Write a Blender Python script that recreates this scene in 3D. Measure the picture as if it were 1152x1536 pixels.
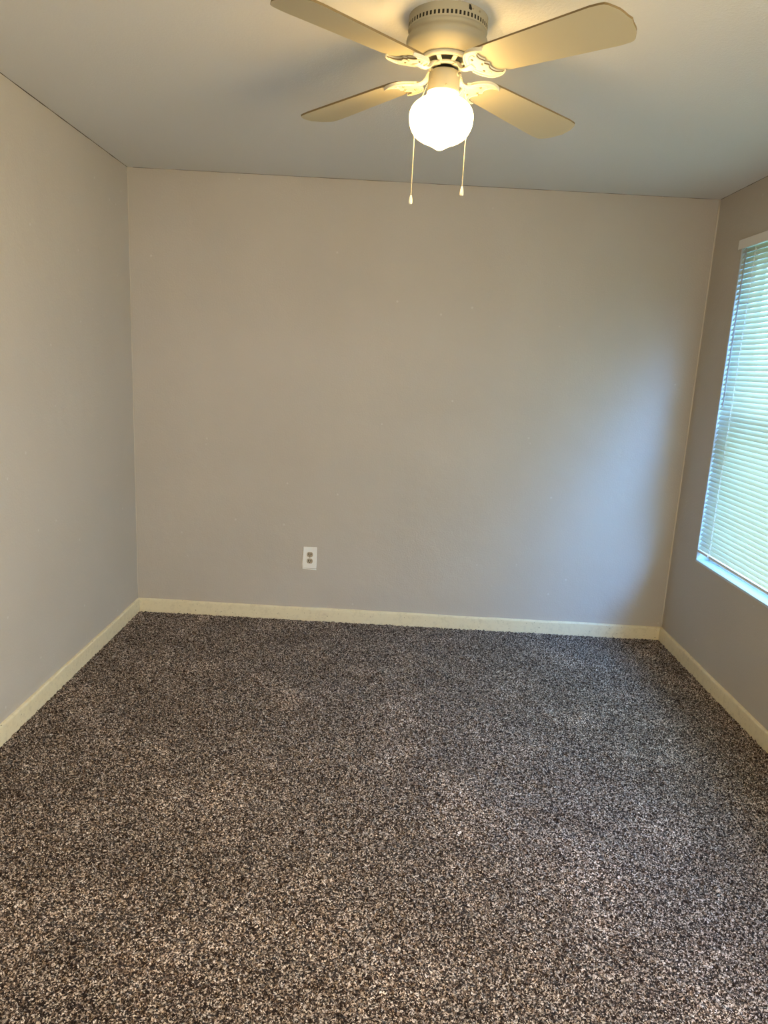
import bpy, bmesh, math, random
import numpy as np
from mathutils import Vector, Matrix

for o in list(bpy.data.objects):
    bpy.data.objects.remove(o, do_unlink=True)
SC = bpy.context.scene
COL = SC.collection
random.seed(7)

# ------------------------------------------------------------------ camera
F_PX = 1066.14
PITCH, YAW, ROLL = 0.2052, -0.0012, 0.0553
CAM = Vector((1.4351, -3.9858, 1.5067))
cam_data = bpy.data.cameras.new('camera')
cam_data.sensor_fit = 'VERTICAL'
cam_data.sensor_height = 36.0
cam_data.lens = F_PX * 36.0 / 1536.0
cam_data.clip_start = 0.02
cam = bpy.data.objects.new('camera', cam_data)
COL.objects.link(cam)
cp, sp, cy, sy = math.cos(PITCH), math.sin(PITCH), math.cos(YAW), math.sin(YAW)
fwd = Vector((sy * cp, cy * cp, -sp))
right = Vector((cy, -sy, 0))
up = right.cross(fwd)
r2 = math.cos(ROLL) * right + math.sin(ROLL) * up
u2 = -math.sin(ROLL) * right + math.cos(ROLL) * up
m = Matrix((r2, u2, -fwd)).transposed().to_4x4()
m.translation = CAM
cam.matrix_world = m
SC.camera = cam

# ------------------------------------------------------------------ light and exposure
SKY_STRENGTH = 16.0
SKY_COLOR = (0.30, 0.60, 1.0)
SKY_LOBE = 84.0
SKY_LOBE_COLOR = (0.14, 0.38, 1.0)
SKY_LOBE_DIR = (0.33, -0.80, 0.68)
SIDE_FILL_POWER = 142.0
SIDE_FILL_COLOR = (1.0, 0.68, 0.36)
BACK_FILL_POWER = 39.0
BACK_FILL_COLOR = (1.0, 0.90, 0.72)
GLOBE_STRENGTH = 25.0
GLOBE_COLOR = (1.0, 0.64, 0.22)
EXPOSURE = 0.0

SC.view_settings.view_transform = 'Standard'
SC.view_settings.look = 'None'
SC.view_settings.exposure = EXPOSURE
SC.view_settings.gamma = 1.0
SC.view_settings.use_curve_mapping = False
SC.cycles.use_denoising = True
SC.cycles.max_bounces = 12
SC.cycles.diffuse_bounces = 8
SC.cycles.transmission_bounces = 8
SC.cycles.transparent_max_bounces = 12
SC.cycles.sample_clamp_indirect = 8.0

world = bpy.data.worlds.new('daylight')
SC.world = world
world.use_nodes = True
bg = world.node_tree.nodes['Background']
bg.inputs['Strength'].default_value = 1.0
# clear blue sky with a broad brighter region towards the side the window looks at obliquely
wn, wl = world.node_tree.nodes, world.node_tree.links
wco = wn.new('ShaderNodeTexCoord')
wdot = wn.new('ShaderNodeVectorMath')
wdot.operation = 'DOT_PRODUCT'
wdot.inputs[1].default_value = Vector(SKY_LOBE_DIR).normalized()
wl.new(wco.outputs['Generated'], wdot.inputs[0])
wmx = wn.new('ShaderNodeMath')
wmx.operation = 'MAXIMUM'
wmx.inputs[1].default_value = 0.0
wl.new(wdot.outputs['Value'], wmx.inputs[0])
wpw = wn.new('ShaderNodeMath')
wpw.operation = 'POWER'
wpw.inputs[1].default_value = 42.0
wl.new(wmx.outputs[0], wpw.inputs[0])
wmix = wn.new('ShaderNodeMix')
wmix.data_type = 'RGBA'
wmix.blend_type = 'ADD'
wmix.inputs[6].default_value = tuple(c_ * SKY_STRENGTH for c_ in SKY_COLOR) + (1,)
wmix.inputs[7].default_value = tuple(c_ * SKY_LOBE for c_ in SKY_LOBE_COLOR) + (1,)
wmix.clamp_factor = True
wl.new(wpw.outputs[0], wmix.inputs['Factor'])
wl.new(wmix.outputs[2], bg.inputs['Color'])

W, H, D_FRONT = 3.1013, 2.44, -5.1        # room width, height, wall behind the camera
WT = 0.14                                 # wall thickness
# window opening on the right wall
WY0, WY1, WZ0, WZ1 = -1.86, -0.318, 0.572, 2.186
VZ0 = 0.95
VY0, VY1 = -4.55, -3.05                   # unseen opening added on the same wall for fill light

portal = bpy.data.lights.new('window_portal', 'AREA')
portal.shape = 'RECTANGLE'
portal.size = WZ1 - WZ0
portal.size_y = WY1 - WY0
portal.cycles.is_portal = True
po = bpy.data.objects.new('window_portal', portal)
po.location = (W + WT + 0.01, (WY0 + WY1) / 2, (WZ0 + WZ1) / 2)
po.rotation_euler = (0, math.radians(90), 0)
COL.objects.link(po)


# fill light added outside the unseen extra window, beside the viewer
side_fill = bpy.data.lights.new('side_fill_light', 'AREA')
side_fill.shape = 'RECTANGLE'
side_fill.size, side_fill.size_y = WZ1 - VZ0, VY1 - VY0
side_fill.energy = SIDE_FILL_POWER
side_fill.color = SIDE_FILL_COLOR
ro = bpy.data.objects.new('side_fill_light', side_fill)
ro.location = (W + WT + 0.06, (VY0 + VY1) / 2, (VZ0 + WZ1) / 2)
ro.rotation_euler = (0, math.radians(90), 0)
COL.objects.link(ro)

# fill light added in an unseen opening behind the viewer
back_fill = bpy.data.lights.new('back_fill_light', 'AREA')
back_fill.shape = 'RECTANGLE'
back_fill.size, back_fill.size_y = 1.7, 2.0
back_fill.energy = BACK_FILL_POWER
back_fill.color = BACK_FILL_COLOR
ho = bpy.data.objects.new('back_fill_light', back_fill)
ho.location = (1.95, D_FRONT - 0.12, 1.08)
ho.rotation_euler = (math.radians(90), 0, 0)
COL.objects.link(ho)


# ------------------------------------------------------------------ materials
def srgb(r, g, b):
    f = lambda c: (c / 255 / 12.92) if c / 255 <= 0.04045 else ((c / 255 + 0.055) / 1.055) ** 2.4
    return (f(r), f(g), f(b), 1)


class Mat:
    def __init__(s, name, color, rough=0.6, spec=0.3, metal=0.0):
        s.m = bpy.data.materials.new(name)
        s.m.use_nodes = True
        s.nt = s.m.node_tree
        s.b = s.nt.nodes['Principled BSDF']
        s.b.inputs['Base Color'].default_value = color if len(color) == 4 else (*color, 1)
        s.b.inputs['Roughness'].default_value = rough
        s.b.inputs['Specular IOR Level'].default_value = spec
        s.b.inputs['Metallic'].default_value = metal
        s.co = s.nt.nodes.new('ShaderNodeTexCoord')
        s.bump_last = None

    def noise(s, scale, detail=4, rough=0.55, coord='Object'):
        n = s.nt.nodes.new('ShaderNodeTexNoise')
        n.inputs['Scale'].default_value = scale
        n.inputs['Detail'].default_value = detail
        n.inputs['Roughness'].default_value = rough
        s.nt.links.new(s.co.outputs[coord], n.inputs['Vector'])
        return n.outputs['Fac']

    def ramp(s, fac, stops, interp='LINEAR'):
        r = s.nt.nodes.new('ShaderNodeValToRGB')
        r.color_ramp.interpolation = interp
        e = r.color_ramp.elements
        e[0].position, e[0].color = stops[0][0], stops[0][1]
        e[1].position, e[1].color = stops[-1][0], stops[-1][1]
        for p, c in stops[1:-1]:
            x = e.new(p)
            x.color = c
        s.nt.links.new(fac, r.inputs['Fac'])
        return r.outputs['Color']

    def mix(s, fac, a, b, blend='MIX'):
        n = s.nt.nodes.new('ShaderNodeMix')
        n.data_type = 'RGBA'
        n.blend_type = blend
        for sock, v in ((n.inputs['Factor'], fac), (n.inputs[6], a), (n.inputs[7], b)):
            if isinstance(v, bpy.types.NodeSocket):
                s.nt.links.new(v, sock)
            else:
                sock.default_value = v
        return n.outputs[2]

    def color(s, out):
        s.nt.links.new(out, s.b.inputs['Base Color'])

    def bump(s, fac, strength, dist):
        n = s.nt.nodes.new('ShaderNodeBump')
        n.inputs['Strength'].default_value = strength
        n.inputs['Distance'].default_value = dist
        s.nt.links.new(fac, n.inputs['Height'])
        if s.bump_last:
            s.nt.links.new(s.bump_last, n.inputs['Normal'])
        s.bump_last = n.outputs['Normal']
        s.nt.links.new(s.bump_last, s.b.inputs['Normal'])


def g(v):
    return (v, v, v, 1)


# greige wall paint: orange peel, faint roller patches, a few chips and filler spots
def wall_material(name, base, chips=True):
    w = Mat(name, base, 0.62, 0.28)
    patch = w.ramp(w.noise(1.7, 3), [(0.3, (base[0] * .965, base[1] * .965, base[2] * .96, 1)), (0.7, (base[0] * 1.03, base[1] * 1.03, base[2] * 1.03, 1))])
    if chips:
        v = w.nt.nodes.new('ShaderNodeTexVoronoi')
        v.inputs['Scale'].default_value = 8.0
        w.nt.links.new(w.co.outputs['Object'], v.inputs['Vector'])
        spot = w.ramp(v.outputs['Distance'], [(0.035, g(0.45)), (0.055, g(0))])
        patch = w.mix(spot, patch, (0.62, 0.60, 0.56, 1))
    w.color(patch)
    w.bump(w.noise(110, 3), 0.5, 0.002)
    w.bump(w.noise(7, 4), 0.6, 0.006)
    return w.m


M = {}
M['wall'] = wall_material('greige wall paint', (0.47, 0.425, 0.365))
c = Mat('flat white ceiling paint', (0.67, 0.665, 0.65), 0.85, 0.1)
c.bump(c.noise(120, 4, 0.7), 0.5, 0.003)
M['ceiling'] = c.m

b = Mat('cream gloss baseboard paint', (0.70, 0.61, 0.41), 0.42, 0.4)
scuff = b.ramp(b.noise(38, 6, 0.75), [(0.50, g(0)), (0.70, g(0.6))])
speck = b.ramp(b.noise(95, 2, 0.5), [(0.70, g(0)), (0.74, g(0.8))])
col = b.mix(scuff, (0.70, 0.61, 0.41, 1), (0.50, 0.42, 0.28, 1))
col = b.mix(speck, col, (0.16, 0.12, 0.08, 1))
b.color(col)
b.bump(b.noise(25, 4), 0.4, 0.003)
M['base'] = b.m

# carpet: twisted multi-tone yarn, dark brown to pale beige
k = Mat('flecked brown carpet', (0.2, 0.17, 0.14), 0.95, 0.05)
v = k.nt.nodes.new('ShaderNodeTexVoronoi')
v.inputs['Scale'].default_value = 300
v.inputs['Randomness'].default_value = 1.0
wob = k.nt.nodes.new('ShaderNodeTexNoise')
wob.inputs['Scale'].default_value = 260
wob.inputs['Detail'].default_value = 2
k.nt.links.new(k.co.outputs['Object'], wob.inputs['Vector'])
va = k.nt.nodes.new('ShaderNodeVectorMath')
va.operation = 'MULTIPLY_ADD'
va.inputs[1].default_value = (0.008, 0.008, 0.008)
k.nt.links.new(wob.outputs['Color'], va.inputs[0])
k.nt.links.new(k.co.outputs['Object'], va.inputs[2])
k.nt.links.new(va.outputs[0], v.inputs['Vector'])
sep = k.nt.nodes.new('ShaderNodeSeparateColor')
k.nt.links.new(v.outputs['Color'], sep.inputs[0])
yarn = k.ramp(sep.outputs[0], [(0.0, srgb(20, 12, 10)), (0.46, srgb(39, 27, 21)), (0.60, srgb(86, 70, 59)),
                               (0.76, srgb(142, 122, 107)), (1.0, srgb(222, 206, 192))])
brushed = k.ramp(k.noise(3.6, 4, 0.6), [(0.38, g(0.86)), (0.54, g(1.0)), (0.70, g(1.45))])
k.color(k.mix(1.0, yarn, brushed, 'MULTIPLY'))
k.b.inputs['Sheen Weight'].default_value = 0.08
k.b.inputs['Sheen Roughness'].default_value = 0.6
k.bump(k.noise(3.4, 5, 0.6), 1.0, 0.05)
M['carpet'] = k.m

M['cream'] = Mat('cream enamel', (0.33, 0.30, 0.22), 0.6, 0.2).m
bl = Mat('cream blade laminate', (0.47, 0.42, 0.285), 0.5, 0.35)
bl.bump(bl.noise(60, 3), 0.15, 0.001)
M['blade'] = bl.m
M['edge_shade'] = Mat('painted edge shade brown', (0.16, 0.115, 0.055), 0.6, 0.2).m  # side edges darker than the laminate: shade painted into the colour
M['bracket'] = Mat('white cast bracket enamel', (0.62, 0.58, 0.45), 0.45, 0.35).m
M['dark'] = Mat('dark vent opening', (0.02, 0.018, 0.015), 0.8, 0.1).m
M['steel'] = Mat('dull grey motor steel', (0.30, 0.29, 0.22), 0.5, 0.4, 0.3).m
M['screw'] = Mat('screw metal', (0.30, 0.26, 0.18), 0.35, 0.5, 0.8).m
M['ivory'] = Mat('ivory plastic pull', (0.80, 0.76, 0.62), 0.3, 0.5).m
M['brass'] = Mat('brass chain beads', (0.75, 0.68, 0.50), 0.25, 0.5, 0.6).m
gl = Mat('lit opal glass', (0.9, 0.88, 0.8), 0.15, 0.5)
gl.b.inputs['Emission Color'].default_value = (*GLOBE_COLOR, 1)
gl.b.inputs['Emission Strength'].default_value = GLOBE_STRENGTH
M['globe'] = gl.m

M['plate'] = Mat('white outlet plastic', (0.80, 0.78, 0.72), 0.35, 0.45).m
M['recept'] = Mat('aged almond outlet face', (0.40, 0.33, 0.23), 0.4, 0.4).m
M['crack'] = Mat('dark open seam', (0.055, 0.04, 0.028), 0.9, 0.05).m
M['caulk'] = Mat('dried caulk bead', (0.56, 0.51, 0.42), 0.5, 0.3).m
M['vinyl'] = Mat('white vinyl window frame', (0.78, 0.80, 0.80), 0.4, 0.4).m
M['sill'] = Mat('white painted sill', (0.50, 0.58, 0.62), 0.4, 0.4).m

# translucent vinyl slats
sl = Mat('white vinyl slat', (0.82, 0.83, 0.80), 0.4, 0.4)
tr = sl.nt.nodes.new('ShaderNodeBsdfTranslucent')
tr.inputs['Color'].default_value = (1.0, 0.88, 0.62, 1)
mx = sl.nt.nodes.new('ShaderNodeMixShader')
mx.inputs[0].default_value = 0.32
outn = sl.nt.nodes['Material Output']
sl.nt.links.new(sl.b.outputs[0], mx.inputs[1])
sl.nt.links.new(tr.outputs[0], mx.inputs[2])
sl.nt.links.new(mx.outputs[0], outn.inputs['Surface'])
M['slat'] = sl.m
M['rail'] = Mat('white metal blind rail', (0.72, 0.70, 0.66), 0.35, 0.45).m
M['wand'] = Mat('smoky clear plastic wand', (0.30, 0.32, 0.32), 0.15, 0.5).m
M['cord'] = Mat('white ladder cord', (0.85, 0.87, 0.85), 0.6, 0.3).m

gm = bpy.data.materials.new('window glass')
gm.use_nodes = True
nt = gm.node_tree
nt.nodes.remove(nt.nodes['Principled BSDF'])
t1 = nt.nodes.new('ShaderNodeBsdfTransparent')
t1.inputs[0].default_value = (0.93, 0.97, 0.96, 1)
g1 = nt.nodes.new('ShaderNodeBsdfGlossy')
g1.inputs['Roughness'].default_value = 0.02
mg = nt.nodes.new('ShaderNodeMixShader')
mg.inputs[0].default_value = 0.06
nt.links.new(t1.outputs[0], mg.inputs[1])
nt.links.new(g1.outputs[0], mg.inputs[2])
nt.links.new(mg.outputs[0], nt.nodes['Material Output'].inputs['Surface'])
M['glass'] = gm

gr = Mat('summer lawn', (0.12, 0.20, 0.06), 0.9, 0.1)
gr.color(gr.ramp(gr.noise(6, 6, 0.7), [(0.35, (0.08, 0.15, 0.04, 1)), (0.7, (0.22, 0.28, 0.10, 1))]))
gr.bump(gr.noise(40, 4), 0.6, 0.02)
M['lawn'] = gr.m


# ------------------------------------------------------------------ mesh helpers
def link(name, bm, mat, parent=None, smooth=False, recalc=True, autosmooth=None):
    if recalc:
        bmesh.ops.recalc_face_normals(bm, faces=bm.faces)
    me = bpy.data.meshes.new(name)
    bm.to_mesh(me)
    bm.free()
    for x in (mat if isinstance(mat, (list, tuple)) else [mat]):
        me.materials.append(x)
    if smooth:
        for p in me.polygons:
            p.use_smooth = True
    o = bpy.data.objects.new(name, me)
    COL.objects.link(o)
    if parent:
        o.parent = parent
    if autosmooth:
        for p in me.polygons:
            p.use_smooth = True
        me.set_sharp_from_angle(angle=math.radians(autosmooth))
    return o


def tag(o, label=None, cat=None, group=None, kind=None):
    if label: o['label'] = label
    if cat: o['category'] = cat
    if group: o['group'] = group
    if kind: o['kind'] = kind
    return o


def empty(name, loc):
    o = bpy.data.objects.new(name, None)
    o.location = loc
    COL.objects.link(o)
    return o


def box(bm, x0, x1, y0, y1, z0, z1, mi=0, bev=0.0):
    vs = [bm.verts.new((x, y, z)) for x in (x0, x1) for y in (y0, y1) for z in (z0, z1)]
    fs = []
    for idx in ((0, 1, 3, 2), (4, 6, 7, 5), (0, 4, 5, 1), (2, 3, 7, 6), (0, 2, 6, 4), (1, 5, 7, 3)):
        f = bm.faces.new([vs[i] for i in idx])
        f.material_index = mi
        fs.append(f)
    if bev:
        es = {e for f in fs for e in f.edges}
        bmesh.ops.bevel(bm, geom=list(es), offset=bev, segments=2, affect='EDGES', profile=0.6)
    return vs


def tube(bm, pts, rad, seg=10, mi=0, flat=None, cap=True):
    """round (or flattened) bar along pts; rad one value or a list."""
    pts = [Vector(p) for p in pts]
    n = len(pts)
    rads = rad if isinstance(rad, (list, tuple)) else [rad] * n
    rings = []
    ref = Vector((0, 0, 1))
    for i, p in enumerate(pts):
        t = (pts[min(i + 1, n - 1)] - pts[max(i - 1, 0)]).normalized()
        rr = ref if abs(t.dot(ref)) < 0.98 else Vector((1, 0, 0))
        a = t.cross(rr).normalized()
        b_ = a.cross(t).normalized()
        fx, fy = flat if flat else (1, 1)
        rings.append([bm.verts.new(p + rads[i] * (fx * math.cos(2 * math.pi * j / seg) * a + fy * math.sin(2 * math.pi * j / seg) * b_)) for j in range(seg)])
    for i in range(n - 1):
        for j in range(seg):
            f = bm.faces.new((rings[i][j], rings[i][(j + 1) % seg], rings[i + 1][(j + 1) % seg], rings[i + 1][j]))
            f.material_index = mi
    if cap:
        for r_ in (rings[0], rings[-1]):
            bm.faces.new(r_).material_index = mi


def lathe(bm, prof, seg=96, mi=0, c=(0, 0)):
    rings = []
    for r_, z in prof:
        if r_ < 1e-6:
            rings.append([bm.verts.new((c[0], c[1], z))])
        else:
            rings.append([bm.verts.new((c[0] + r_ * math.cos(2 * math.pi * j / seg), c[1] + r_ * math.sin(2 * math.pi * j / seg), z)) for j in range(seg)])
    out = []
    for a, b_ in zip(rings, rings[1:]):
        for j in range(seg):
            k2 = (j + 1) % seg
            if len(a) == 1 and len(b_) == 1:
                continue
            if len(a) == 1:
                f = bm.faces.new((a[0], b_[j], b_[k2]))
            elif len(b_) == 1:
                f = bm.faces.new((a[j], a[k2], b_[0]))
            else:
                f = bm.faces.new((a[j], a[k2], b_[k2], b_[j]))
            f.material_index = mi
            out.append(f)
    return out


def smooth_profile(pts, sub=6):
    """Catmull-Rom through the points."""
    P = [pts[0]] + list(pts) + [pts[-1]]
    out = []
    for i in range(1, len(P) - 2):
        p0, p1, p2, p3 = [np.array(P[i + d], float) for d in (-1, 0, 1, 2)]
        for s in range(sub):
            t = s / sub
            out.append(tuple(0.5 * ((2 * p1) + (-p0 + p2) * t + (2 * p0 - 5 * p1 + 4 * p2 - p3) * t * t + (-p0 + 3 * p1 - 3 * p2 + p3) * t ** 3)))
    out.append(tuple(pts[-1]))
    return out


def prism(bm, outline, f, lo, hi, mi=0):
    """outline of 2D points extruded from lo to hi; f(u, v, h) -> 3D."""
    a = [bm.verts.new(f(u, v_, lo)) for u, v_ in outline]
    b_ = [bm.verts.new(f(u, v_, hi)) for u, v_ in outline]
    n = len(outline)
    for i in range(n):
        bm.faces.new((a[i], a[(i + 1) % n], b_[(i + 1) % n], b_[i])).material_index = mi
    for loop in (a, b_):
        fc = bm.faces.new(loop)
        fc.material_index = mi
        bmesh.ops.triangulate(bm, faces=[fc])


# ------------------------------------------------------------------ room shell
def xl(z):  # the left wall leans a little
    return 0.0097 - 0.0187 * z / H


def lean_left(bm):
    for v_ in bm.verts:
        v_.co.x += xl(v_.co.z)
    return bm


def lean_right(bm):
    for v_ in bm.verts:
        v_.co.x -= 0.006 * v_.co.z / H
    return bm


bm = bmesh.new()
box(bm, -WT, 0, D_FRONT, 0, -0.05, H)
tag(link('wall_left', lean_left(bm), M['wall']), 'long plain greige wall on the left side of the room', 'wall', kind='structure')
bm = bmesh.new()
box(bm, -WT, W + WT, 0, WT, -0.05, H)
tag(link('wall_back', bm, M['wall']), 'greige end wall with the power outlet, facing the camera', 'wall', kind='structure')
bm = bmesh.new()
box(bm, -WT, 1.05, D_FRONT - WT, D_FRONT, -0.05, H)
box(bm, 2.85, W + WT, D_FRONT - WT, D_FRONT, -0.05, H)
box(bm, 1.05, 2.85, D_FRONT - WT, D_FRONT, 2.12, H)  # opening added out of view to hold the fill light
box(bm, 1.05, 2.85, D_FRONT - WT - 0.03, D_FRONT - WT, -0.05, 2.2)
tag(link('wall_front', bm, M['wall']), 'greige wall behind the viewer', 'wall', kind='structure')
bm = bmesh.new()
box(bm, W, W + WT, D_FRONT, VY0, -0.05, H)
box(bm, W, W + WT, VY1, WY0, -0.05, H)
box(bm, W, W + WT, VY0, VY1, -0.05, VZ0)
box(bm, W, W + WT, VY0, VY1, WZ1, H)
box(bm, W, W + WT, WY1, 0, -0.05, H)
box(bm, W, W + WT, WY0, WY1, -0.05, WZ0)
box(bm, W, W + WT, WY0, WY1, WZ1, H)
tag(link('wall_right', lean_right(bm), M['wall']), 'shaded greige wall on the right holding the window', 'wall', kind='structure')
bm = bmesh.new()
box(bm, -WT, W + WT, D_FRONT - WT, WT, H, H + 0.1)
tag(link('ceiling', bm, M['ceiling']), 'flat off-white ceiling carrying the fan', 'ceiling', kind='structure')

# carpet with real tuft relief where it is seen, coarser behind the camera
def carpet():
    def grid(x0, x1, y0, y1, st):
        nx, ny = int((x1 - x0) / st) + 1, int((y1 - y0) / st) + 1
        X, Y = np.meshgrid(np.linspace(x0, x1, nx), np.linspace(y0, y1, ny))
        return nx, ny, X, Y
    rng = np.random.default_rng(3)
    V, Fq, off = [], [], 0
    for (y0, y1, st, amp) in ((-2.9, 0.0, 0.0042, 0.0027), (D_FRONT, -2.9, 0.03, 0.0)):
        nx, ny, X, Y = grid(-0.02, W + 0.02, y0, y1, st)
        Z = rng.normal(0, 1, X.shape) * amp
        if amp:
            Zs = (Z + np.roll(Z, 1, 0) + np.roll(Z, 1, 1) + np.roll(np.roll(Z, 1, 0), 1, 1)) / 2.2
            Z = Zs + 0.0
            jx = rng.uniform(-.35, .35, X.shape) * st
            jy = rng.uniform(-.35, .35, X.shape) * st
            jy[0] = jy[-1] = 0
            X, Y = X + jx, Y + jy
            Z[0] = 0
        Z = np.clip(Z, -0.008, 0.008)
        V.append(np.stack([X.ravel(), Y.ravel(), Z.ravel()], 1))
        idx = np.arange(nx * ny).reshape(ny, nx) + off
        Fq.append(np.stack([idx[:-1, :-1].ravel(), idx[:-1, 1:].ravel(), idx[1:, 1:].ravel(), idx[1:, :-1].ravel()], 1))
        off += nx * ny
    V, Fq = np.concatenate(V), np.concatenate(Fq)
    me = bpy.data.meshes.new('floor')
    me.vertices.add(len(V))
    me.vertices.foreach_set('co', V.astype(np.float32).ravel())
    me.loops.add(len(Fq) * 4)
    me.loops.foreach_set('vertex_index', Fq.astype(np.int32).ravel())
    me.polygons.add(len(Fq))
    me.polygons.foreach_set('loop_start', np.arange(0, len(Fq) * 4, 4, dtype=np.int32))
    me.update(calc_edges=True)
    me.polygons.foreach_set('use_smooth', np.ones(len(Fq), dtype=bool))
    me.validate()
    me.materials.append(M['carpet'])
    o = bpy.data.objects.new('floor', me)
    COL.objects.link(o)
    return o


tag(carpet(), 'flecked brown and beige carpet covering the whole floor', 'carpet', kind='structure')


# baseboards: thick hand-painted boards with a rounded top edge
def baseboard(name, P0, P1, inward, label, hgt=0.0796, th=0.013, seed=0):
    rnd = random.Random(seed)
    P0, P1, inward = Vector(P0), Vector(P1), Vector(inward)
    L = (P1 - P0).length
    d = (P1 - P0).normalized()
    n = max(2, int(L / 0.03))
    bm = bmesh.new()
    prev = None
    ph = [rnd.uniform(0, 6.28) for _ in range(4)]
    for i in range(n + 1):
        s = L * i / n
        wv = 0.0011 * math.sin(5.1 * s + ph[0]) + 0.0007 * math.sin(13 * s + ph[1]) + 0.0004 * math.sin(37 * s + ph[2])
        prof = [(-0.006, -0.03), (th, -0.03), (th, hgt - 0.012), (th * 0.92, hgt - 0.006), (th * 0.7, hgt - 0.0022), (th * 0.4, hgt - 0.0004), (-0.006, hgt)]
        ring = [bm.verts.new(P0 + d * s + inward * u + Vector((0, 0, z + (wv if z > 0 else 0)))) for u, z in prof]
        if prev:
            for a in range(len(prof) - 1):
                bm.faces.new((prev[a], prev[a + 1], ring[a + 1], ring[a]))
        else:
            bm.faces.new(ring)
        prev = ring
    bm.faces.new(prev)
    return tag(link(name, bm, M['base'], autosmooth=50), label, 'baseboard', kind='structure')


BL = xl(0.04)
baseboard('baseboard_back', (BL + 0.002, 0, 0), (W - 0.002, 0, 0), (0, -1, 0), 'cream painted baseboard along the end wall under the outlet', seed=1)
baseboard('baseboard_left', (BL, D_FRONT + .01, 0), (BL, -0.0131, 0), (1, 0, 0), 'cream painted baseboard along the left wall', seed=2)
baseboard('baseboard_right', (W, D_FRONT + .01, 0), (W, -0.0131, 0), (-1, 0, 0), 'cream painted baseboard along the right wall under the window', seed=3)

# open seam between the ceiling and the left wall, bead of caulk down the right corner
def seam(name, pts, w0, w1, mat, label, seed, depth=0.0012):
    rnd = random.Random(seed)
    P = [Vector(p) for p in pts]
    n = int((P[1] - P[0]).length / 0.05)
    path, rads = [], []
    for i in range(n + 1):
        path.append(P[0].lerp(P[1], i / n))
        rads.append(rnd.uniform(w0, w1))
    bm = bmesh.new()
    tube(bm, path, rads, 8)
    return tag(link(name, bm, mat, smooth=True), label, 'trim', kind='structure')


seam('trim_1', [(xl(H), -4.9, H), (xl(H), -0.002, H)], 0.0012, 0.0026, M['crack'], 'thin dark open seam where the left wall meets the ceiling', 4)
seam('trim_2', [(W - 0.0085, -0.0015, H - 0.004), (W - 0.0025, -0.0015, 0.08)], 0.0036, 0.0052, M['caulk'], 'pale caulk bead down the corner of the end wall and the right wall', 5)
seam('trim_3', [(0.02, -0.001, H), (W - 0.03, -0.001, H)], 0.0003, 0.0019, M['crack'], 'thin dark seam where the end wall meets the ceiling', 6)
seam('trim_4', [(xl(H) + .001, -0.001, H - .004), (BL + .001, -0.001, 0.08)], 0.0010, 0.0018, M['caulk'], 'pale paint line down the corner of the left wall and the end wall', 8)
seam('trim_5', [(W - 0.006, -3.5, H), (W - 0.006, -0.01, H)], 0.0008, 0.0020, M['crack'], 'thin dark seam where the right wall meets the ceiling', 9)

# ------------------------------------------------------------------ window
XI = W + 0.065      # inner face of the sash
win = empty('window_1', (W + 0.1, (WY0 + WY1) / 2, WZ0))
tag(win, 'white double-hung window set in the right wall behind the blind', 'window', kind='structure')
ox, oy, oz = win.location
def wbox(name, mat, boxes, bev=0.0015, parent=win):
    bm = bmesh.new()
    for (x0, x1, y0, y1, z0, z1) in boxes:
        box(bm, x0 - ox, x1 - ox, y0 - oy, y1 - oy, z0 - oz, z1 - oz, bev=bev)
    return link(name, bm, mat, parent)
fw = 0.035
wbox('window_frame', M['vinyl'], [(XI, W + WT, WY0, WY0 + fw, WZ0, WZ1), (XI, W + WT, WY1 - fw, WY1, WZ0, WZ1),
                                  (XI, W + WT, WY0 + fw, WY1 - fw, WZ0, WZ0 + fw), (XI, W + WT, WY0 + fw, WY1 - fw, WZ1 - fw, WZ1)])
ZM = 1.345
def sash(name, x0, x1, z0, z1):
    s_ = 0.03
    a, b_ = WY0 + fw, WY1 - fw
    o = wbox(name, M['vinyl'], [(x0, x1, a, a + s_, z0, z1), (x0, x1, b_ - s_, b_, z0, z1), (x0, x1, a + s_, b_ - s_, z0, z0 + 0.04), (x0, x1, a + s_, b_ - s_, z1 - 0.04, z1)])
    xm = (x0 + x1) / 2
    p = wbox('pane', M['glass'], [(xm - .002, xm + .002, a + s_, b_ - s_, z0 + .04, z1 - .04)], bev=0, parent=o)
sash('lower_sash', XI + 0.006, XI + 0.032, WZ0 + fw, ZM + 0.02)
sash('upper_sash', XI + 0.036, XI + 0.062, ZM - 0.02, WZ1 - fw)
# painted stool in the bottom of the opening and the white jamb liners
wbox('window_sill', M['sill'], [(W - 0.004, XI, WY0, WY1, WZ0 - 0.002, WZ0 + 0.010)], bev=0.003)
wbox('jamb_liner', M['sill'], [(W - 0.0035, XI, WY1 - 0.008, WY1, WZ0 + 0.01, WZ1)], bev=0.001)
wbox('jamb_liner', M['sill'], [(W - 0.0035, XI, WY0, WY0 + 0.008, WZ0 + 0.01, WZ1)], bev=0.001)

fill_win = empty('added_fill_window', (W + 0.1, (VY0 + VY1) / 2, WZ0))  # extra window added out of view to let in fill light
tag(fill_win, 'unseen white window added to the right wall beside the viewer for fill light', 'window', kind='structure')
oy = fill_win.location.y
wbox('window_frame', M['vinyl'], [(XI, W + WT, VY0, VY0 + fw, VZ0, WZ1), (XI, W + WT, VY1 - fw, VY1, VZ0, WZ1), (XI, W + WT, VY0 + fw, VY1 - fw, VZ0, VZ0 + fw),
                                  (XI, W + WT, VY0 + fw, VY1 - fw, WZ1 - fw, WZ1), (XI, W + WT, VY0 + fw, VY1 - fw, 1.54, 1.58)], parent=fill_win)
wbox('pane', M['glass'], [(XI + 0.03, XI + 0.034, VY0 + fw, VY1 - fw, VZ0 + fw, WZ1 - fw)], bev=0, parent=fill_win)

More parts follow.
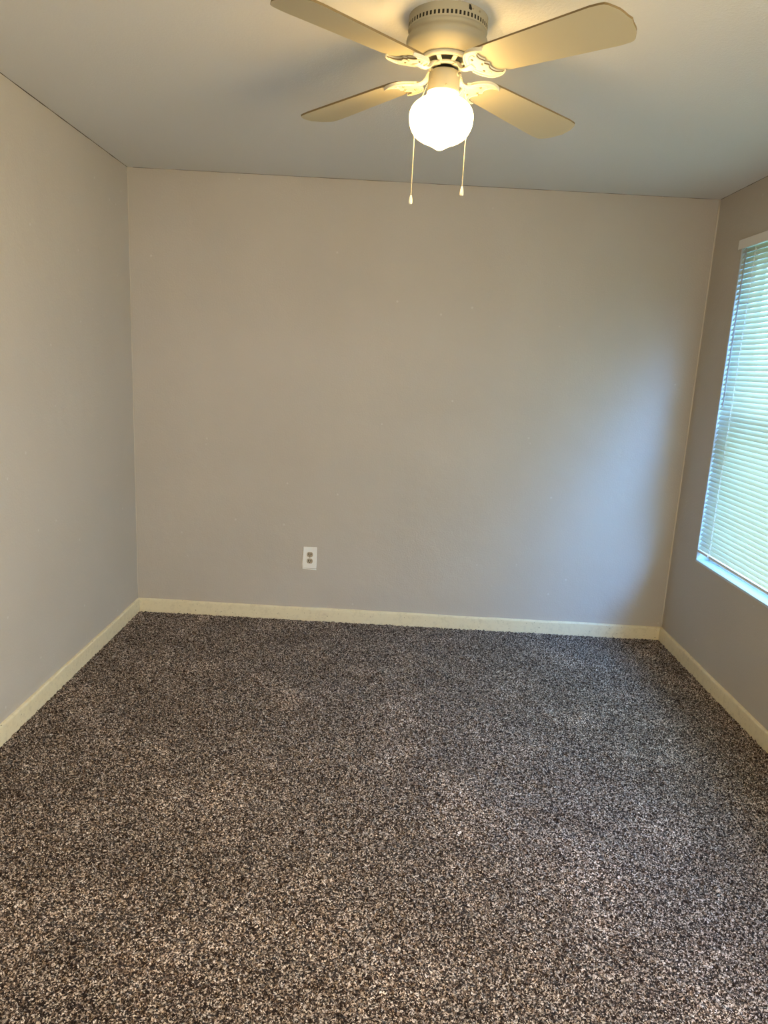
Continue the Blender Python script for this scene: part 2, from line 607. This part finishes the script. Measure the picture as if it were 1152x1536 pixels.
# ------------------------------------------------------------------ blind
bx = W + 0.009                     # plane of the slats
by0, by1 = WY0 + 0.004, WY1 - 0.004
blind = empty('window_blind', (bx, (by0 + by1) / 2, WZ1))
tag(blind, 'white closed horizontal mini blind hanging in the window on the right wall', 'blind')
def bl_link(name, bm, mat, **kw):
    for v_ in bm.verts:
        v_.co -= blind.location
    return link(name, bm, mat, blind, **kw)
bm = bmesh.new()
box(bm, W + 0.004, W + 0.034, WY0 + 0.006, WY1 - 0.006, WZ1 - 0.030, WZ1 - 0.003, bev=0.002)
bl_link('headrail', bm, M['rail'])
bm = bmesh.new()
box(bm, W - 0.016, W - 0.011, WY0 - 0.008, WY1 + 0.012, WZ1 - 0.043, WZ1 + 0.002, bev=0.002)
box(bm, W - 0.013, W + 0.006, WY1 - 0.0105, WY1 - 0.0085, WZ1 - 0.035, WZ1 - 0.004)
bl_link('valance', bm, M['rail'])
# slats
PITCH_S, WS = 0.0243, 0.0275
ZT, ZB = WZ1 - 0.050, WZ0 + 0.078
nsl = int((ZT - ZB) / PITCH_S)
TILT = math.radians(62)            # room-side edge low
bm = bmesh.new()
ny = 2
rnd = random.Random(11)
for i in range(nsl + 1):
    z = ZT - i * PITCH_S
    tl = TILT + math.radians(rnd.uniform(-1.5, 1.5))
    prof = []
    for q in range(7):
        u = -WS / 2 + WS * q / 6
        cam_h = 0.0022 * (1 - (2 * u / WS) ** 2)
        # u runs from the room edge (low) to the window edge (high); crown faces up and into the room
        px = u * math.cos(tl) - cam_h * math.sin(tl)
        pz = u * math.sin(tl) + cam_h * math.cos(tl)
        prof.append((px, pz))
    top, bot = [], []
    for yy in (by0, by1):
        top.append([bm.verts.new((bx + a, yy, z + c_)) for a, c_ in prof])
    for q in range(6):
        bm.faces.new((top[0][q], top[0][q + 1], top[1][q + 1], top[1][q]))
so = bl_link('slats', bm, M['slat'], smooth=True)
md = so.modifiers.new('thick', 'SOLIDIFY')
md.thickness = 0.0005
bm = bmesh.new()
zb_ = ZT - (nsl + 1) * PITCH_S + 0.004
box(bm, bx - 0.012, bx + 0.012, by0, by1, zb_ - 0.009, zb_ + 0.004, bev=0.002)
bl_link('bottom_rail', bm, M['rail'])
for yy in (WY1 - 0.135, (WY0 + WY1) / 2, WY0 + 0.135):
    bm = bmesh.new()
    for dx in (-0.0095, 0.0095):
        tube(bm, [(bx + dx, yy, ZT + 0.02), (bx + dx, yy, zb_)], 0.0009, 6)
    for i in range(nsl + 1):
        z = ZT - i * PITCH_S
        box(bm, bx - 0.0100, bx + 0.0095, yy - 0.0012, yy + 0.0012, z - 0.0122, z - 0.0112)
        box(bm, bx - 0.0092, bx - 0.0060, yy - 0.0026, yy + 0.0026, z - 0.0100, z - 0.0052)
    bl_link('ladder_cord', bm, M['cord'])
    bm = bmesh.new()
    lathe(bm, [(0.0, -0.005), (0.005, -0.005), (0.006, 0), (0.0, 0.0)], 12)
    for v_ in bm.verts:
        v_.co = Vector((bx - 0.0125 + v_.co.z, yy + v_.co.x, zb_ - 0.002 + v_.co.y))
    bl_link('cord_button', bm, M['cord'])
bm = bmesh.new()
tube(bm, [(W - 0.010, -0.385, WZ1 - 0.046), (W - 0.012, -0.3845, 1.75), (W - 0.012, -0.384, 1.405)], 0.0036, 6)
tube(bm, [(W - 0.012, -0.384, 1.405), (W - 0.012, -0.384, 1.385)], 0.0048, 8)
bl_link('tilt_wand', bm, M['wand'])

# lawn outside
bm = bmesh.new()
box(bm, W + 0.5, W + 30, -15, 15, -0.75, -0.6)
tag(link('lawn', bm, M['lawn']), 'green lawn outside beyond the window', 'lawn', kind='structure')

# ------------------------------------------------------------------ ceiling fan
FX, FY = 1.5345, -1.798
fan = empty('ceiling_fan', (FX, FY, H))
tag(fan, 'cream four-blade flush-mount ceiling fan with a lit schoolhouse globe', 'ceiling fan')
Z = lambda z: z - H

bm = bmesh.new()
prof = [(0.0, Z(2.4399)), (0.1085, Z(2.4399)), (0.1085, Z(2.4195)), (0.1085, Z(2.4095)), (0.1090, Z(2.4075)), (0.1085, Z(2.4055))]
prof += smooth_profile([(0.1050, Z(2.4035)), (0.1030, Z(2.3990)), (0.1045, Z(2.3940)), (0.1095, Z(2.3880)), (0.1120, Z(2.3815)), (0.1115, Z(2.3740)),
                        (0.1075, Z(2.3660)), (0.0990, Z(2.3575)), (0.0880, Z(2.3500)), (0.0780, Z(2.3450)), (0.070, Z(2.3425))], 4)
prof += [(0.0, Z(2.3425))]
SEG = 240
fs = lathe(bm, prof, SEG)
slot = []
for fi, f in enumerate(fs):
    zc = f.calc_center_median().z
    if Z(2.4095) < zc < Z(2.4195) and len(f.verts) == 4:
        j = fi % SEG
        if j % 4 in (0, 1):
            slot.append(f)
r_ = bmesh.ops.inset_region(bm, faces=slot, thickness=0.0006, depth=-0.004, use_even_offset=False)
for f in slot:
    f.material_index = 1
link('motor_housing', bm, [M['cream'], M['dark']], fan, autosmooth=35)

# key-shaped mounting slot and screw at the top edge of the housing
def on_housing(az, z, r=0.1090):
    return Vector((r * math.cos(az), r * math.sin(az), Z(z)))
bm = bmesh.new()
A0 = math.radians(-61)
def hf(u, v_, h):
    a = A0 + u / 0.1085
    return ((0.1085 + h) * math.cos(a), (0.1085 + h) * math.sin(a), Z(v_))
prism(bm, [(-0.006, 2.4375), (-0.006, 2.4265), (0.0015, 2.4245), (0.003, 2.4285), (-0.001, 2.4310), (-0.001, 2.4375)], hf, 0.0002, 0.0009)
link('mounting_slot', bm, M['dark'], fan)
for az, rr in ((-44, 0.0030), (-57, 0.0022)):
    a = math.radians(az)
    bm = bmesh.new()
    lathe(bm, [(0, 0.003), (rr * .6, 0.0028), (rr, 0.0015), (rr, 0)], 14)
    mt = Matrix.Rotation(a, 4, 'Z') @ Matrix.Rotation(math.radians(90), 4, 'Y')
    for v_ in bm.verts:
        v_.co = mt @ v_.co + Vector((0.108 * math.cos(a), 0.108 * math.sin(a), Z(2.431 if az == -44 else 2.430)))
    link('screw', bm, M['screw'], fan, smooth=True)

# flywheel ring the brackets bolt to, with the hub plate inside it
bm = bmesh.new()
lathe(bm, [(0.0570, Z(2.3415)), (0.0680, Z(2.3425)), (0.0700, Z(2.3400)), (0.0700, Z(2.3350)), (0.0675, Z(2.3320)), (0.0590, Z(2.3318)), (0.0565, Z(2.3345)), (0.0570, Z(2.3415))], 96)
for q in range(8):
    a = math.radians(-90 + 22.5 + 45 * q)
    e_, n_ = Vector((math.cos(a), math.sin(a), 0)), Vector((-math.sin(a), math.cos(a), 0))
    prism(bm, [(0.040, -0.0055), (0.061, -0.0060), (0.061, 0.0060), (0.040, 0.0055)], lambda u, v_, h: e_ * u + n_ * v_ + Vector((0, 0, Z(2.3335) + h - (0.0105 if u < 0.05 else 0))), -0.0030, 0.0)
link('flywheel', bm, M['bracket'], fan, autosmooth=40)
bm = bmesh.new()
lathe(bm, [(0.0, Z(2.3390)), (0.0575, Z(2.3390)), (0.0575, Z(2.3420)), (0, Z(2.3420))], 64)
link('motor_base', bm, M['steel'], fan)
bm = bmesh.new()
lathe(bm, [(0.0330, Z(2.3230)), (0.0350, Z(2.3180)), (0.0440, Z(2.3180)), (0.0475, Z(2.3200)), (0.0475, Z(2.3240)), (0.0440, Z(2.3262)), (0.0350, Z(2.3262)), (0.0330, Z(2.3230))], 72)
link('hub_plate', bm, M['bracket'], fan, autosmooth=40)
bm = bmesh.new()
lathe(bm, [(0, Z(2.3225)), (0.0345, Z(2.3225)), (0.0345, Z(2.3250)), (0, Z(2.3250))], 48)
link('hub_recess', bm, M['steel'], fan)
bm = bmesh.new()
lathe(bm, [(0.0, Z(2.3050)), (0.0225, Z(2.3050)), (0.0225, Z(2.3227)), (0, Z(2.3227))], 48)
link('hub_shaft', bm, M['dark'], fan)

# switch housing
bm = bmesh.new()
sh = [(0.0, Z(2.3100)), (0.030, Z(2.3100)), (0.0380, Z(2.3095)), (0.0415, Z(2.3070)), (0.0430, Z(2.3020)), (0.0438, Z(2.290)), (0.0446, Z(2.2660)), (0.0455, Z(2.2590)), (0.0458, Z(2.2560)), (0.0440, Z(2.2540)), (0, Z(2.2540))]
lathe(bm, sh, 72)
SWX = -0.0015
for v_ in bm.verts:
    v_.co.x += SWX * 1
link('switch_housing', bm, M['cream'], fan, autosmooth=45)
def stud(name, az, z, rr, ln, mat, r0=0.0435, hole=False):
    a = math.radians(az)
    bm = bmesh.new()
    lathe(bm, [(0, ln), (rr * .75, ln), (rr, ln * .6), (rr, -0.002)] if not hole else [(rr * .45, ln * .2), (rr * .55, ln), (rr, ln * .7), (rr, -0.002)], 16)
    mt = Matrix.Rotation(a, 4, 'Z') @ Matrix.Rotation(math.radians(90), 4, 'Y')
    for v_ in bm.verts:
        v_.co = mt @ v_.co + Vector((r0 * math.cos(a) + SWX, r0 * math.sin(a), Z(z)))
    return link(name, bm, mat, fan, smooth=True)
stud('screw', -140, 2.305, 0.0022, 0.002, M['screw'])
stud('screw', -143, 2.318, 0.0018, 0.0016, M['screw'])
stud('screw', -141, 2.283, 0.0018, 0.0016, M['screw'])
stud('screw', -84, 2.2640, 0.0020, 0.0035, M['screw'], 0.0450)
stud('chain_port', -35, 2.299, 0.0072, 0.004, M['cream'], hole=True)
stud('screw', -28, 2.300, 0.0030, 0.006, M['screw'])

# schoolhouse globe
gp = [(0.0440, 2.2570), (0.0452, 2.2480), (0.0500, 2.2420), (0.0660, 2.2330), (0.0810, 2.2200), (0.0885, 2.2050), (0.0900, 2.1900), (0.0880, 2.1740), (0.0820, 2.1580),
      (0.0720, 2.1440), (0.0560, 2.1330), (0.0380, 2.1255), (0.0220, 2.1175), (0.0100, 2.1105), (0.0, 2.1080)]
bm = bmesh.new()
lathe(bm, [(max(0, r_), Z(z)) for r_, z in smooth_profile(gp, 4)], 72)
for v_ in bm.verts:
    v_.co.x += -0.0025
link('glass_globe', bm, M['globe'], fan, smooth=True)
tube_bm = bmesh.new()

# pull chains: out of the switch housing, over the shoulder of the globe, then straight down
def chain(az_port, p_sh, p_dn, zend, with_label):
    a = math.radians(az_port)
    pts = [Vector((0.046 * math.cos(a), 0.046 * math.sin(a), Z(2.300))), Vector(p_sh), Vector(p_dn), Vector((p_dn[0], p_dn[1], zend))]
    bm = bmesh.new()
    tube(bm, pts, 0.0008, 6)
    # beads
    for s, e in zip(pts, pts[1:]):
        L = (e - s).length
        n = int(L / 0.0042)
        for i in range(n):
            bmesh.ops.create_icosphere(bm, subdivisions=1, radius=0.0017, matrix=Matrix.Translation(s.lerp(e, (i + .5) / n)))
    ch = link('pull_chain', bm, M['brass'], fan, smooth=True)
    bm = bmesh.new()
    pr = smooth_profile([(0.0012, 0.0), (0.0030, -0.004), (0.0050, -0.012), (0.0058, -0.019), (0.0052, -0.0245), (0.0030, -0.0262), (0.0, -0.0262)], 3)
    lathe(bm, [(max(0, r_), z) for r_, z in pr], 20)
    for v_ in bm.verts:
        v_.co += Vector((p_dn[0], p_dn[1], zend))
    o = link('chain_pull', bm, M['ivory'], ch, smooth=True)
    return ch
chain(150, (-0.074, 0.050, Z(2.225)), (-0.0745, 0.0625, Z(2.17)), Z(2.0), True)
chain(-20, (0.083, 0.040, Z(2.215)), (0.0745, 0.0580, Z(2.15)), Z(2.03), True)

# blades and their scrolled brackets
PHI = [math.radians(a) for a in (-46.72, 42.29, 136.55, 227.45)]
TAU = [math.radians(a) for a in (-12.0, -7.04, -8.32, -10.65)]
DR = [0.0, 0.0, -0.006, 0.006]
DROOP = -0.0451
BO = Vector((1.530 - FX, 0.0, 2.308 - H))
def frame(kk, u, v_, h):
    a, t = PHI[kk], TAU[kk]
    e = Vector((math.cos(a), math.sin(a), DROOP))
    n = Vector((-math.sin(a) * math.cos(t), math.cos(a) * math.cos(t), math.sin(t)))
    up_ = e.cross(n).normalized()
    return BO + e * u + n * v_ + up_ * h
def outline_blade(dr):
    tip = [(0.505, -0.0745), (0.532, -0.0725), (0.540, -0.0705), (0.547, -0.0650), (0.5555, -0.0520), (0.5625, -0.0400), (0.5655, -0.0300), (0.568, -0.0150), (0.5725, 0.0)]
    tip = [(u + dr, v_) for u, v_ in tip]
    tip = tip + [(u, -v_) for u, v_ in reversed(tip[:-1])]
    root = [(0.200, 0.0580), (0.152, 0.0545), (0.136, 0.048), (0.128, 0.036), (0.125, 0.0)]
    root = root + [(u, -v_) for u, v_ in reversed(root[:-1])]
    return tip + root
half = [(0.0900, 0.0105), (0.0975, 0.0170), (0.1035, 0.0300), (0.1130, 0.0440), (0.1260, 0.0560), (0.1420, 0.0605), (0.1600, 0.0600), (0.1740, 0.0560), (0.1820, 0.0515)]
inner = [(0.1800, 0.0485), (0.1700, 0.0490), (0.1600, 0.0455), (0.1530, 0.0380), (0.1500, 0.0290), (0.1505, 0.0210), (0.1550, 0.0130), (0.1575, 0.0085), (0.1530, 0.0045), (0.1490, 0.0)]
for kk in range(4):
    bm = bmesh.new()
    ob = outline_blade(DR[kk])
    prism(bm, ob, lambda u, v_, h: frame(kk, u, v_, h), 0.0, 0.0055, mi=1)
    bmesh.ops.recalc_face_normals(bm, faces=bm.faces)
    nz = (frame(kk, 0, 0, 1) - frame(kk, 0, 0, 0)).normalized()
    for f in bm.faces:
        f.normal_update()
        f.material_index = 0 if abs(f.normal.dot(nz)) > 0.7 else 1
    blade = link('fan_blade', bm, [M['blade'], M['edge_shade']], fan)
    md = blade.modifiers.new('soft edge', 'BEVEL')
    md.width = 0.0006
    md.segments = 2
    md.limit_method = 'ANGLE'
    # bracket plate
    bm = bmesh.new()
    hs = smooth_profile(half, 3)
    ins = smooth_profile(inner, 3)
    oh = hs + ins
    full = oh + [(u, -v_) for u, v_ in reversed(oh[:-1])]
    prism(bm, full, lambda u, v_, h: frame(kk, u, v_, h), -0.0070, -0.0002)
    # raised rim along the outer edge and along the scalloped edge
    for sgn in (1, -1):
        tube(bm, [frame(kk, u, sgn * (v_ - 0.002), -0.0076) for u, v_ in hs[3:]], [0.0028] * (len(hs) - 7) + [0.0022, 0.0019, 0.0016, 0.0012], 8)
        tube(bm, [frame(kk, u - 0.0022, sgn * v_, -0.0072) for u, v_ in ins[2:]], 0.0017, 8)
        tube(bm, [frame(kk, u + 0.0003, sgn * v_, -0.0055) for u, v_ in ins[1:]], 0.0014, 8, mi=1)  # dark tube paints the shadow line along the scalloped edge
        # inner scroll
        sc_ = smooth_profile([(0.1080, 0.012), (0.1160, 0.026), (0.1280, 0.038), (0.1400, 0.042), (0.1440, 0.036), (0.1390, 0.031)], 4)
        tube(bm, [frame(kk, u, sgn * v_, -0.0070) for u, v_ in sc_], 0.0016, 8)
    # arm from the flywheel: down, out and up to the plate
    a = PHI[kk]
    e = Vector((math.cos(a), math.sin(a), 0))
    def arm_pt(r__, z): return e * r__ + Vector((BO.x * min(1, r__ / 0.09), 0, z - H))
    s0 = [(0.0440, 2.3220), (0.0500, 2.3200), (0.0560, 2.3140), (0.0630, 2.3050), (0.0730, 2.2985), (0.0860, 2.2965), (0.1020, 2.2975), (0.1150, 2.2975)]
    s0 = smooth_profile(s0, 3)
    rings = []
    tcr = e.cross(Vector((0, 0, 1)))
    seg = 12
    pts = [arm_pt(*q) for q in s0]
    for i, pnt in enumerate(pts):
        t_ = (pts[min(i + 1, len(pts) - 1)] - pts[max(i - 1, 0)]).normalized()
        nn = tcr.cross(t_).normalized()
        fr = i / (len(pts) - 1)
        wd = 0.0115 - 0.0030 * math.sin(math.pi * min(1, fr * 1.3)) if fr < .75 else 0.0095 + 0.006 * (fr - .75) / .25
        rings.append([bm.verts.new(pnt + tcr * wd * math.cos(2 * math.pi * j / seg) + nn * 0.0040 * math.sin(2 * math.pi * j / seg)) for j in range(seg)])
    for ra, rb in zip(rings, rings[1:]):
        for j in range(seg):
            bm.faces.new((ra[j], ra[(j + 1) % seg], rb[(j + 1) % seg], rb[j]))
    bm.faces.new(rings[0]); bm.faces.new(rings[-1])
    # foot lying on the hub plate and the strut up to the flywheel
    ec = Vector((-math.sin(a), math.cos(a), 0))
    prism(bm, [(0.0360, -0.0130), (0.0500, -0.0150), (0.0500, 0.0150), (0.0360, 0.0130)], lambda u, v_, h: e * u + ec * v_ + Vector((0, 0, Z(2.3180) + h)), -0.003, 0.001)
    br = link('blade_bracket', bm, [M['bracket'], M['edge_shade']], fan, autosmooth=50)
    for (u, v_) in ((0.128, -0.026), (0.128, 0.026), (0.1435, 0.0)):
        bm = bmesh.new()
        lathe(bm, [(0, -0.0030), (0.0022, -0.0028), (0.0036, -0.0014), (0.0038, 0.0)], 14)
        O = frame(kk, u, v_, -0.0070)
        zx = (frame(kk, u, v_, 0) - O).normalized()
        rot = Vector((0, 0, 1)).rotation_difference(zx).to_matrix()
        for q in bm.verts:
            q.co = O + rot @ q.co
        link('screw', bm, M['screw'], br, smooth=True)

# ------------------------------------------------------------------ outlet
oz0, oz1, ox0, ox1 = 0.3195, 0.4465, 0.976, 1.0545
oc = Vector(((ox0 + ox1) / 2, 0, (oz0 + oz1) / 2))
outlet = empty('electrical_outlet', oc)
tag(outlet, 'white two-socket electrical outlet low on the end wall', 'outlet')
hw, hh = (ox1 - ox0) / 2, (oz1 - oz0) / 2
bm = bmesh.new()
box(bm, -hw, hw, -0.0058, 0.0005, -hh, hh, bev=0.0028)
for v_ in bm.verts:      # it hangs slightly askew, its foot a touch wider
    v_.co.x += -0.0030 * (0.5 - v_.co.z / (2 * hh)) * (1 if v_.co.x < 0 else 0.0)
link('cover_plate', bm, M['plate'], outlet)
bm = bmesh.new()         # dried paint ridge under and beside the plate
tube(bm, [(-hw - .003, -0.001, hh * .2), (-hw - .0045, -0.001, -hh * .7), (-hw - .001, -0.001, -hh - 0.004), (0, -0.001, -hh - 0.0065), (hw, -0.001, -hh - 0.0075)], [0.0012, 0.0025, 0.003, 0.003, 0.0025], 8)
link('paint_ridge', bm, M['plate'], outlet, smooth=True)
for s in (1, -1):
    bm = bmesh.new()
    pts = []
    R_ = 0.0178
    for i in range(48):
        a = 2 * math.pi * i / 48
        pts.append((R_ * math.cos(a), max(-0.0145, min(0.0145, R_ * math.sin(a)))))
    uniq = []
    for q in pts:
        if not uniq or (abs(q[0] - uniq[-1][0]) + abs(q[1] - uniq[-1][1])) > 1e-6:
            uniq.append(q)
    cz = s * 0.0195
    prism(bm, uniq, lambda u, v_, h: (u, -h, v_ + cz), 0.0050, 0.0078)
    rc = link('socket', bm, M['recept'], outlet)
    for dx, hgt in ((-0.0064, 0.0056), (0.0064, 0.0050)):
        bm = bmesh.new()
        box(bm, dx - 0.0021, dx + 0.0021, -0.0081, -0.0070, cz + 0.002 - hgt, cz + 0.002 + hgt)
        link('blade_slot', bm, M['dark'], rc)
    bm = bmesh.new()
    prism(bm, [(0.0026 * math.cos(a / 12 * 2 * math.pi), 0.0026 * math.sin(a / 12 * 2 * math.pi)) for a in range(12)], lambda u, v_, h: (u, -h, v_ + cz - 0.0085), 0.0070, 0.0081)
    link('ground_hole', bm, M['dark'], rc)
bm = bmesh.new()
lathe(bm, [(0, 0.0018), (0.0020, 0.0014), (0.0032, 0)], 14)
for v_ in bm.verts:
    v_.co = Vector((v_.co.x, -0.0056 - v_.co.z, v_.co.y))
link('screw', bm, M['screw'], outlet, smooth=True)
